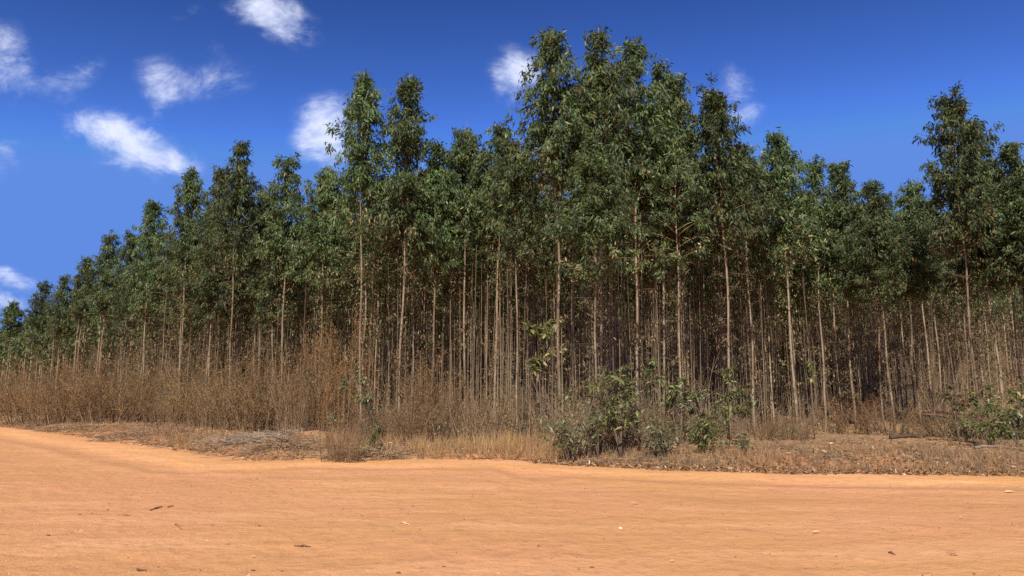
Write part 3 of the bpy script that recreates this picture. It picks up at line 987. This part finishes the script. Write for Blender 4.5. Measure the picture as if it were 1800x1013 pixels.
LEAF_SETS = {
    'green': [big_leaf_mesh('leaf_green_' + s, c) for s, c in (('dark', (0.088, 0.108, 0.034)), ('mid', (0.14, 0.162, 0.050)), ('grey', (0.20, 0.215, 0.10)), ('bright', (0.28, 0.27, 0.085)))],
    'grey': [big_leaf_mesh('leaf_grey_' + s, c) for s, c in (('pale', (0.28, 0.28, 0.155)), ('mid', (0.16, 0.175, 0.088)), ('dark', (0.09, 0.108, 0.048)))],
    'yellow': [big_leaf_mesh('leaf_yellow_' + s, c) for s, c in (('pale', (0.36, 0.33, 0.13)), ('mid', (0.18, 0.19, 0.06)), ('dark', (0.08, 0.10, 0.035)))],
    'brown': [big_leaf_mesh('leaf_brown_' + s, c) for s, c in (('pale', (0.26, 0.18, 0.10)), ('mid', (0.15, 0.095, 0.05)), ('green', (0.10, 0.115, 0.045)))],
}

def leafy_plant(name, cat, px, py, top, width_px, n_leaf, leafset, label, leaf_len=0.22, stems=4, low=0.2, lean=0.0, group=None, droop=0.35):
    p = gpos(px, py)
    h = max(0.3, float(height_for(p[1], top)) - p[2])
    w = width_px / F_PX * p[1] / 2 * 1.15
    n_leaf = min(290, int(n_leaf * 1.8))
    g = np.random.default_rng(int(px * 7 + py))
    root = empty(name, p)
    tag(root, label, cat, group or 'green plants at the edge of the plantation')
    wood = MB()
    tips = []
    for k in range(stems):
        a = g.uniform(0, 6.28)
        r = w * g.uniform(0.1, 0.85) if stems > 1 else 0.05
        hh = h * g.uniform(0.75, 0.97) if k else h * 0.97
        tt = np.linspace(0, 1, 6)[:, None]
        end = np.array([math.cos(a) * r + lean * hh, math.sin(a) * r, hh])
        pts = end * tt * np.array([1, 1, 1]) + np.array([0, 0, 0.12 * hh]) * (tt - tt ** 2) + g.normal(0, 0.012, (6, 3)) * tt - np.array([0, 0, 0.06]) * (1 - tt)
        tube(wood, pts, np.linspace(0.008 + 0.006 * hh, 0.004, 6), (0.16, 0.115, 0.08), 5)
        nb = max(3, int((9 if stems < 6 else 15) * (1 - low)))
        for j in range(nb):
            f = low + (1 - low) * (j + g.random()) / nb
            q0 = np.array([np.interp(f, tt[:, 0], pts[:, i]) for i in range(3)])
            a2 = g.uniform(0, 6.28)
            L = w * g.uniform(0.35, 0.95) * (1.15 - f * 0.45)
            q1 = q0 + np.array([math.cos(a2) * L, math.sin(a2) * L, L * g.uniform(0.05, 0.6)])
            tube(wood, [q0, (q0 + q1) / 2 + (0, 0, 0.06 * L), q1], [0.006, 0.004, 0.002], (0.16, 0.12, 0.075), 4)
            tips.append((q0, q1))
    link('stem', wood.mesh('stem', M_TWIG), root)
    ms = LEAF_SETS[leafset]
    small = MB()                                     # the smaller leaves between the large ones
    m = int(n_leaf * 3.2)
    ti = g.integers(0, len(tips), m)
    q0, q1 = np.array([q[0] for q in tips])[ti], np.array([q[1] for q in tips])[ti]
    pos = q0 + (q1 - q0) * g.uniform(0.1, 1.1, (m, 1)) + g.normal(0, 0.05, (m, 3))
    base_c = {'green': (0.13, 0.15, 0.045), 'grey': (0.18, 0.195, 0.085), 'yellow': (0.16, 0.17, 0.055), 'brown': (0.15, 0.11, 0.05)}[leafset]
    leaves(small, pos, (q1 - q0) * 1.5 + g.normal(0, 0.5, (m, 3)) + (0, 0, -0.25), leaf_len * g.uniform(0.4, 0.8, m), leaf_len * g.uniform(0.1, 0.2, m),
           np.where((g.random(m) < 0.18)[:, None], np.array((0.26, 0.17, 0.085)), np.array(base_c) * 1.0) * g.uniform(0.5, 1.5, (m, 1)), g)
    link('foliage', small.mesh('foliage', M_SAP), root)['kind'] = 'stuff'
    for i in range(n_leaf):
        q0, q1 = tips[g.integers(0, len(tips))]
        pos = q0 + (q1 - q0) * g.uniform(0.25, 1.05) + g.normal(0, 0.025, 3)
        o = link('leaf', ms[int(g.integers(0, len(ms)))], root)
        o.location = pos
        s = leaf_len * g.uniform(0.45, 1.15)
        o.scale = (s, s * g.uniform(0.9, 1.5), s)
        o.rotation_euler = (g.normal(0, 0.5), g.normal(droop, 0.45), g.uniform(0, 6.28))

for args in [
    ('bush', 'bush', 1092, 798, 640, 116, 300, 'green', 'biggest leafy green bush, dark stems, at the corner of the plantation', 0.24, 6, 0.28),
    ('plant', 'plant', 1000, 803, 733, 80, 95, 'grey', 'grey green many stemmed plant at the road side beside the golden grass', 0.20, 7, 0.3),
    ('bush', 'bush', 1165, 800, 738, 84, 100, 'grey', 'low grey green bush spreading right of the biggest leafy bush', 0.19, 6, 0.2),
    ('bush', 'bush', 1238, 798, 730, 84, 100, 'green', 'low dense bush with pale leaf tips under the arched sprays', 0.21, 6, 0.2),
    ('sapling', 'sapling', 1196, 790, 660, 66, 75, 'green', 'sapling with leaf sprays around the reddish trunk right of the biggest bush', 0.24, 2, 0.55),
    ('sapling', 'sapling', 1232, 788, 686, 70, 60, 'grey', 'arched pale leaved sapling over the low dense bush', 0.22, 2, 0.6),
    ('sapling', 'sapling', 1308, 786, 672, 84, 90, 'green', 'sapling with a spreading tier of green leaves, right of the low dense bush', 0.22, 3, 0.55),
    ('sapling', 'sapling', 952, 778, 556, 78, 95, 'yellow', 'tall thin sapling with big drooping yellowish leaves left of the thick tan trunk', 0.36, 2, 0.55),
    ('sapling', 'sapling', 1000, 778, 672, 60, 36, 'green', 'short sapling with few leaves at the foot of the thick tan trunk', 0.22, 2, 0.5),
    ('sapling', 'sapling', 1152, 778, 632, 28, 22, 'green', 'thin sapling with one small leaf tuft above the biggest leafy bush', 0.26, 1, 0.8),
    ('sapling', 'sapling', 1284, 776, 645, 26, 20, 'green', 'thin sapling with a grey leaf tuft in front of a trunk, above the arched sprays', 0.24, 1, 0.8),
    ('sapling', 'sapling', 640, 786, 664, 60, 46, 'grey', 'young sapling with pale leaves in front of the reddish twin trunk', 0.20, 2, 0.6),
    ('sapling', 'sapling', 602, 772, 660, 30, 20, 'grey', 'thin sapling with a small pale leaf tuft among the rusty shrubs', 0.2, 1, 0.75),
    ('plant', 'plant', 655, 788, 742, 36, 50, 'green', 'small dark green plant at the foot of the reddish twin trunk', 0.15, 4, 0.2),
    ('sapling', 'sapling', 540, 768, 650, 34, 26, 'green', 'thin dark leaved sapling left of the rusty shrub pair', 0.2, 1, 0.65),
    ('plant', 'plant', 586, 774, 726, 30, 18, 'grey', 'small pale leaved plant low among the brown brush by the rusty shrubs', 0.18, 2, 0.5),
    ('bush', 'bush', 1742, 788, 705, 62, 120, 'green', 'dark green rounded bush under the tallest tree of the right hand group', 0.19, 5, 0.25),
    ('bush', 'bush', 1788, 786, 712, 62, 120, 'grey', 'pale green bush touching the right border of the picture', 0.20, 5, 0.25),
    ('bush', 'bush', 1700, 780, 736, 50, 60, 'yellow', 'yellowish low bush left of the dark green rounded bush', 0.16, 5, 0.2),
    ('sapling', 'sapling', 1688, 782, 674, 76, 70, 'brown', 'arching brown leaved sapling over the dark thicket near the right', 0.2, 3, 0.6),
    ('sapling', 'sapling', 1738, 782, 672, 56, 46, 'green', 'sapling with leaf sprays around the pale leaning trunk', 0.22, 2, 0.6),
    ('sapling', 'sapling', 1790, 782, 668, 60, 50, 'yellow', 'light leaved sapling above the bush at the right border', 0.22, 2, 0.55),
    ('sapling', 'sapling', 1432, 772, 634, 24, 18, 'yellow', 'thin yellowish sapling among straight trunks on the right side', 0.22, 1, 0.75),
    ('sapling', 'sapling', 1128, 792, 690, 60, 44, 'grey', 'loose sapling leaning out of the right side of the biggest leafy bush', 0.2, 3, 0.4),
    ('sapling', 'sapling', 1270, 792, 700, 56, 40, 'green', 'short loose sapling between the low dense bush and the spreading sapling', 0.2, 3, 0.4),
    ('sapling', 'sapling', 1052, 794, 706, 50, 40, 'grey', 'loose grey sapling at the left foot of the biggest leafy bush', 0.19, 3, 0.4),
    ('plant', 'plant', 1310, 800, 762, 34, 24, 'grey', 'small grey plant on the leafy litter below the spreading sapling', 0.15, 3, 0.3),
    ('plant', 'plant', 1385, 774, 752, 44, 26, 'yellow', 'small yellow green plant between two straight trunks', 0.15, 3, 0.3),
]:
    leafy_plant(*args)

# ---------------------------------------------------------------- grass and litter of the verge
def dry_grass():
    g = np.random.default_rng(61)
    mb = MB()
    def tufts(cx, cy, n, sx, sy, hmin, hmax, col, per=14):
        x = cx + g.normal(0, sx, n)
        y = cy + g.normal(0, sy, n)
        ok = edge_s(x, y) > 0.35
        x, y = x[ok], y[ok]
        n = len(x)
        if not n:
            return
        z = ground_z(x, y)
        b = np.repeat(np.stack([x, y, z - 0.02], 1), per, 0) + g.normal(0, 0.05, (n * per, 3)) * (1, 1, 0)
        d = g.normal(0, 0.32, (n * per, 3))
        d[:, 2] = 1
        c = np.array(col) * g.uniform(0.6, 1.35, (n * per, 1))
        leaves(mb, b, d, g.uniform(hmin, hmax, n * per), g.uniform(0.006, 0.012, n * per), c, g, 0.1)
    gold, tan, grey = (0.52, 0.35, 0.16), (0.46, 0.295, 0.145), (0.34, 0.24, 0.145)
    for _ in range(44):
        px = float(np.clip(g.normal(835, 85), 640, 985))
        p = gpos(px, g.uniform(776, 803))
        tufts(p[0], p[1], int(g.integers(3, 14)), g.uniform(0.15, 0.4), g.uniform(0.2, 0.6), 0.2, g.uniform(0.45, 0.8), gold if g.random() < .75 else tan)
    for _ in range(120):                                            # stray tufts thinning out towards the sand
        px = g.uniform(-40, 1840)
        e = np.interp(px, [0, 150, 330, 430, 600, 760, 960, 1100, 1300, 1800], [751, 771, 796, 811, 807, 809, 816, 822, 830, 838])
        p = gpos(px, e - g.gamma(2, 5))
        tufts(p[0], p[1], 5, 0.25, 0.3, 0.08, 0.3, tan if g.random() < .7 else grey)
    for px in np.arange(-40, 420, 10):
        e = np.interp(px, [0, 150, 330, 430], [742, 760, 780, 790])
        p = gpos(px, e - g.uniform(0, 22))
        tufts(p[0], p[1], 9, 0.7, 0.9, 0.15, 0.45, tan if g.random() < .6 else grey)
    for px in np.arange(500, 700, 8):
        p = gpos(px, g.uniform(770, 798))
        tufts(p[0], p[1], 9, 0.4, 0.5, 0.15, 0.5, tan)
    for px in np.arange(980, 1830, 7):
        p = gpos(px, g.uniform(785, 822) if px > 1250 else g.uniform(785, 808))
        tufts(p[0], p[1], 8 if px > 1330 else 4, 0.4, 0.5, 0.10, 0.36, tan if g.random() < .7 else grey, 12)
    for px in np.arange(290, 320, 4):
        p = gpos(px, g.uniform(770, 785))
        tufts(p[0], p[1], 8, 0.25, 0.3, 0.2, 0.5, tan)
    tag(link('dry_grass', mb.mesh('dry_grass', M_DRYLEAF)), 'dry golden and tan grass on the verge beside the road', 'grass', kind='stuff')
dry_grass()

def leaf_litter():
    g = np.random.default_rng(71)
    mb = MB()
    n = 60000
    x = g.uniform(-46, 26, n)
    s = g.gamma(1.6, 2.0, n) + 0.05
    y = y_edge(x) + s * 1.2
    px, py = project(x, y, 0.2)
    right = np.clip((px - 900) / 500, 0, 1)
    keep = (px > -60) & (px < 1860) & (g.random(n) < np.clip(0.25 + 0.6 * right + 0.5 * vnoise(x, y, 0.8), 0, 1))
    # more leaves pushed together along the roadside on the right
    x2 = g.uniform(0.5, 14, 3600)
    y2 = y_edge(x2) + np.abs(g.normal(0.15, 0.4, 3600))
    x, y = np.concatenate([x[keep], x2]), np.concatenate([y[keep], y2])
    z = ground_z(x, y) + 0.012
    n = len(x)
    d = g.normal(size=(n, 3)) * (1, 1, 0.35)
    pal = np.array([(0.44, 0.30, 0.165), (0.34, 0.21, 0.105), (0.22, 0.13, 0.07), (0.68, 0.52, 0.35), (0.40, 0.235, 0.105)])
    c = pal[g.choice(5, n, p=[0.26, 0.26, 0.18, 0.08, 0.22])] * g.uniform(0.7, 1.25, (n, 1))
    leaves(mb, np.stack([x, y, z], 1), d, g.uniform(0.07, 0.20, n), g.uniform(0.025, 0.065, n), c, g, 0.35)
    # fallen twigs
    m = 2600
    x = g.uniform(-40, 24, m)
    y = y_edge(x) + g.gamma(1.5, 1.8, m) + 0.3
    a = g.uniform(0, 6.28, m)
    L = g.uniform(0.15, 0.9, m)
    p0 = np.stack([x, y, ground_z(x, y) + 0.015], 1)
    x1, y1 = x + np.cos(a) * L, y + np.sin(a) * L
    p1 = np.stack([x1, y1, ground_z(x1, y1) + 0.02 + 0.06 * g.random(m)], 1)
    sticks(mb, p0, p1, 0.008, 0.004, np.array((0.20, 0.145, 0.105)) * g.uniform(0.5, 1.3, (m, 1)), g)
    tag(link('leaf_litter', mb.mesh('leaf_litter', M_DRYLEAF)), 'fallen dry leaves and twigs strewn over the verge', 'leaf litter', kind='stuff')
leaf_litter()

def brush_pile(px, py, w, d, h, n, col, label):
    g = np.random.default_rng(int(px))
    p = gpos(px, py)
    mb = MB()
    a = g.uniform(0, 6.28, n)
    r = np.sqrt(g.random(n))
    c = np.stack([np.cos(a) * r * w, np.sin(a) * r * d, np.zeros(n)], 1)
    c[:, 2] = h * (1 - r ** 2) * g.random(n) + 0.03
    base = ground_z(p[0] + c[:, 0], p[1] + c[:, 1]) - p[2]
    c[:, 2] += base
    dd = nrm(g.normal(size=(n, 3)) * (1, 1, 0.25)) * g.uniform(0.15, 0.6, (n, 1))
    sticks(mb, c - dd, c + dd, 0.010, 0.005, np.array(col) * g.uniform(0.55, 1.3, (n, 1)), g)
    o = link('brush_pile', mb.mesh('brush_pile', M_TWIG))
    o.location = p
    tag(o, label, 'brush pile', 'heaps of dead twigs on the verge')

brush_pile(440, 776, 1.9, 0.8, 0.26, 300, (0.36, 0.28, 0.20), 'ash grey heap of dead twigs left of the red soil mound')
brush_pile(490, 800, 1.0, 0.5, 0.22, 220, (0.32, 0.21, 0.12), 'small brown heap of twigs at the road side below the red soil mound')
brush_pile(250, 775, 2.2, 0.6, 0.22, 260, (0.34, 0.23, 0.14), 'low brown heap of twigs beside the left road bend')
brush_pile(640, 792, 1.3, 0.5, 0.28, 260, (0.38, 0.26, 0.15), 'straw brown heap of twigs at the foot of the reddish twin trunk')

def fallen_log(px0, py0, px1, py1, r, col, label):
    a, b = gpos(px0, py0), gpos(px1, py1)
    t = np.linspace(0, 1, 9)[:, None]
    g = np.random.default_rng(int(px0))
    pts = (b - a) * t + g.normal(0, 0.015, (9, 3)) + (0, 0, r * 0.8)
    pts[:, 2] = ground_z(a[0] + pts[:, 0], a[1] + pts[:, 1]) - a[2] + r * 0.75
    mb = MB()
    tube(mb, pts, r * np.linspace(1, 0.7, 9), col, 8)
    k = g.integers(1, 8, 3)
    q = pts[k]
    sticks(mb, q, q + g.normal(0, 0.15, (3, 3)) + (0, 0, 0.2), r * 0.35, r * 0.15, np.array(col), g, 5)
    o = link('fallen_log', mb.mesh('fallen_log', M_TWIG, True))
    o.location = a
    tag(o, label, 'log', 'fallen logs on the verge')
fallen_log(1566, 772, 1628, 770, 0.075, (0.10, 0.065, 0.04), 'dark fallen log lying at the top of the right hand verge')
fallen_log(1712, 788, 1772, 793, 0.05, (0.21, 0.155, 0.115), 'greyish fallen pole lying in front of the dark green rounded bush')
fallen_log(505, 652 + 118, 560, 768, 0.05, (0.14, 0.10, 0.075), 'brown fallen branch behind the red soil mound')

# ---------------------------------------------------------------- small things lying on the road
def clod(px, py, r, col, label, name='dirt_clod', cat='clod', group='dirt clods on the road', flat=0.7):
    p = gpos(px, py)
    g = np.random.default_rng(int(px * 3 + py))
    mb = MB()
    rings, seg = 5, 8
    v = [(0, 0, r * flat)]
    for i in range(1, rings):
        th = math.pi * i / rings
        for j in range(seg):
            ph = 2 * math.pi * j / seg
            k = r * g.uniform(0.75, 1.2)
            v.append((k * math.sin(th) * math.cos(ph) * 1.25, k * math.sin(th) * math.sin(ph), k * math.cos(th) * flat))
    v.append((0, 0, -r * flat))
    t, q = [], []
    for j in range(seg):
        t += [[0, 1 + j, 1 + (j + 1) % seg], [len(v) - 1, len(v) - 1 - seg + (j + 1) % seg, len(v) - 1 - seg + j]]
        for i in range(rings - 2):
            a = 1 + i * seg
            q.append([a + j, a + seg + j, a + seg + (j + 1) % seg, a + (j + 1) % seg])
    mb.add(v, tris=t, quads=q, col=col)
    o = link(name, mb.mesh(name, M_TWIG))
    o.location = p + (0, 0, r * flat * 0.55)
    tag(o, label, cat, group)

def stick(px0, py0, px1, py1, r, col, label):
    a, b = gpos(px0, py0), gpos(px1, py1)
    g = np.random.default_rng(int(px0 + py0))
    t = np.linspace(0, 1, 6)[:, None]
    pts = (b - a) * t + g.normal(0, 0.006, (6, 3)) + np.array([0, 0, 0.006]) * (t - t * t) * 4
    pts[:, 2] += r * 0.8
    mb = MB()
    tube(mb, pts, r * np.array([0.8, 1, 1, 0.9, 0.7, 0.4]), col, 6)
    q = pts[3]
    sticks(mb, q[None], q[None] + g.normal(0, 0.03, (1, 3)) * (1, 1, 0.1), r * 0.5, r * 0.3, np.array(col), g, 4)
    o = link('stick', mb.mesh('stick', M_TWIG, True))
    o.location = a
    tag(o, label, 'stick', 'sticks on the road')

def road_leaf(px, py, L, W, col, rz, label, tilt=0.25):
    p = gpos(px, py)
    n = 6
    t = np.linspace(0, 1, n)
    w = np.array([0.05, 0.35, 0.5, 0.46, 0.28, 0.02]) * W
    z = 0.05 * L * np.sin(t * 3.1) + 0.01
    v = np.concatenate([np.stack([t * L - L / 2, 0 * t, z], 1), np.stack([t * L - L / 2, w, z + 0.3 * w], 1), np.stack([t * L - L / 2, -w, z + 0.3 * w], 1)])
    q = []
    for i in range(n - 1):
        q += [[i, i + 1, n + i + 1, n + i], [2 * n + i, 2 * n + i + 1, i + 1, i]]
    mb = MB()
    mb.add(v, quads=q, col=col)
    o = link('fallen_leaf', mb.mesh('fallen_leaf', M_DRYLEAF, True))
    o.location = p + (0, 0, 0.01)
    o.rotation_euler = (tilt, 0, rz)
    tag(o, label, 'leaf', 'fallen leaves on the road')

road_leaf(1059, 948, 0.085, 0.055, (0.85, 0.60, 0.16), 1.4, 'bright yellow fallen leaf on the road, lower middle', 0.9)
clod(1091, 930, 0.024, (0.68, 0.58, 0.40), 'pale cream pebble on the road just above the yellow leaf', 'pebble', 'pebble', 'pale pebbles on the road')
DARK, MIDB, PALE = (0.16, 0.085, 0.045), (0.29, 0.145, 0.07), (0.66, 0.47, 0.32)
stick(263, 899, 286, 892, 0.012, DARK, 'thick dark stick lying on the left part of the road')
stick(294, 893, 304, 890, 0.008, MIDB, 'short brown stick end right beside the thick dark stick')
stick(307, 923, 320, 931, 0.009, MIDB, 'bent brown stick below the thick dark stick')
stick(518, 961, 546, 962, 0.009, DARK, 'long thin dark stick at the lower left centre of the road')
stick(206, 906, 230, 907, 0.006, MIDB, 'faint thin stick left of the bent brown stick')
stick(704, 920, 720, 924, 0.009, PALE, 'pale bleached stick on the middle of the road')
stick(1562, 973, 1575, 976, 0.011, DARK, 'short dark stick on the lower right part of the road')
stick(1672, 977, 1684, 978, 0.010, MIDB, 'brown stick near the lower right corner of the road')
stick(240, 1003, 256, 1005, 0.010, DARK, 'dark stick at the bottom border left of the middle')
for px, py, r, col, lab in [
    (140, 905, 0.018, DARK, 'small dark clod nearest the left end of the thin faint stick'),
    (162, 903, 0.016, DARK, 'small dark clod left of the thick dark stick'),
    (192, 886, 0.016, MIDB, 'brown clod above the faint thin stick'),
    (455, 925, 0.020, DARK, 'dark clod with a pale spot left of the road middle'),
    (402, 957, 0.017, MIDB, 'brown clod left of the long thin dark stick'),
    (445, 1004, 0.024, DARK, 'dark double clod at the bottom border of the road'),
    (700, 1008, 0.026, DARK, 'largest dark clod at the bottom border near the middle'),
    (780, 997, 0.020, DARK, 'dark clod with a pale chip right of the largest dark clod'),
    (636, 907, 0.017, DARK, 'dark clod upper left of the pale bleached stick'),
    (738, 932, 0.017, MIDB, 'brown clod right of the pale bleached stick'),
    (742, 862, 0.018, MIDB, 'brown clod close to the far side of the road, left of the middle'),
    (1041, 998, 0.022, DARK, 'dark clod at the bottom below the yellow leaf'),
    (1295, 944, 0.018, MIDB, 'brown clod right of the middle, level with the yellow leaf'),
    (1270, 904, 0.014, MIDB, 'small brown clod right of the middle on the far half of the road'),
    (572, 858, 0.020, MIDB, 'brown clod on the left part of the far road side'),
    (5, 898, 0.018, DARK, 'dark clod at the left border of the picture'),
    (85, 942, 0.024, DARK, 'dark clod with pale specks in the lower left of the road'),
]:
    clod(px, py, r * 0.8, col, lab, flat=0.5)
for px, py, L, rz, lab in [
    (1435, 938, 0.13, 0.1, 'pale leaf on the right part of the road, left of the round pale one'),
    (1652, 929, 0.08, 0.8, 'round pale leaf on the right part of the road'),
    (1706, 895, 0.10, 2.2, 'pale leaf near the right border, higher of the pair'),
    (1775, 868, 0.24, 0.1, 'long pale bark leaf close to the right border'),
    (1690, 912, 0.09, 0.3, 'small pale leaf below the higher one of the pair'),
    (1563, 913, 0.07, 1.2, 'small pale leaf right of the road middle'),
    (1115, 887, 0.16, 0.1, 'pale long leaf above the cream pebble'),
    (97, 981, 0.05, 0.6, 'tiny pale leaf in the lower left corner of the road'),
    (142, 936, 0.07, 0.2, 'pale leaf right of the dark clod with pale specks'),
    (445, 981, 0.06, 0.5, 'pale leaf above the dark double clod at the bottom border'),
    (914, 880, 0.10, 1.3, 'pale upright leaf on the middle of the far road half'),
    (1182, 989, 0.08, 0.5, 'small pale leaf at the lower right of the yellow leaf'),
]:
    road_leaf(px, py, L * 0.85, L * 0.32, (0.66, 0.46, 0.28), rz, lab)

def road_grit():
    g = np.random.default_rng(91)
    mb = MB()
    n = 5200
    x = g.uniform(-16, 14, n)
    y = 5.5 + 14 * g.random(n) ** 1.3
    ok = (edge_s(x, y) < -0.5) & (vnoise(x, y, 0.7) > -0.15)
    x, y = x[ok], y[ok]
    n = len(x)
    r = g.gamma(2.0, 0.0035, n) + 0.003
    p = np.stack([x, y, road_z(x, y)], 1)
    o = np.array([(1, 0, 0), (-0.4, 0.9, 0), (-0.5, -0.8, 0), (0.05, 0, 0.9)])
    v = p[:, None] + o[None] * r[:, None, None] * g.uniform(0.7, 1.3, (n, 4, 1))
    k = np.arange(n)[:, None] * 4
    t = np.concatenate([k + [0, 1, 3], k + [1, 2, 3], k + [2, 0, 3]], 0)
    pal = np.array([(0.40, 0.20, 0.09), (0.24, 0.12, 0.06), (0.55, 0.33, 0.19), (0.33, 0.165, 0.08)])
    mb.add(v.reshape(-1, 3), tris=t, col=np.repeat(pal[g.integers(0, 4, n)], 4, 0))
    tag(link('road_gravel', mb.mesh('road_gravel', M_TWIG)), 'fine loose crumbs of orange dirt on the road', 'gravel', kind='stuff')
road_grit()
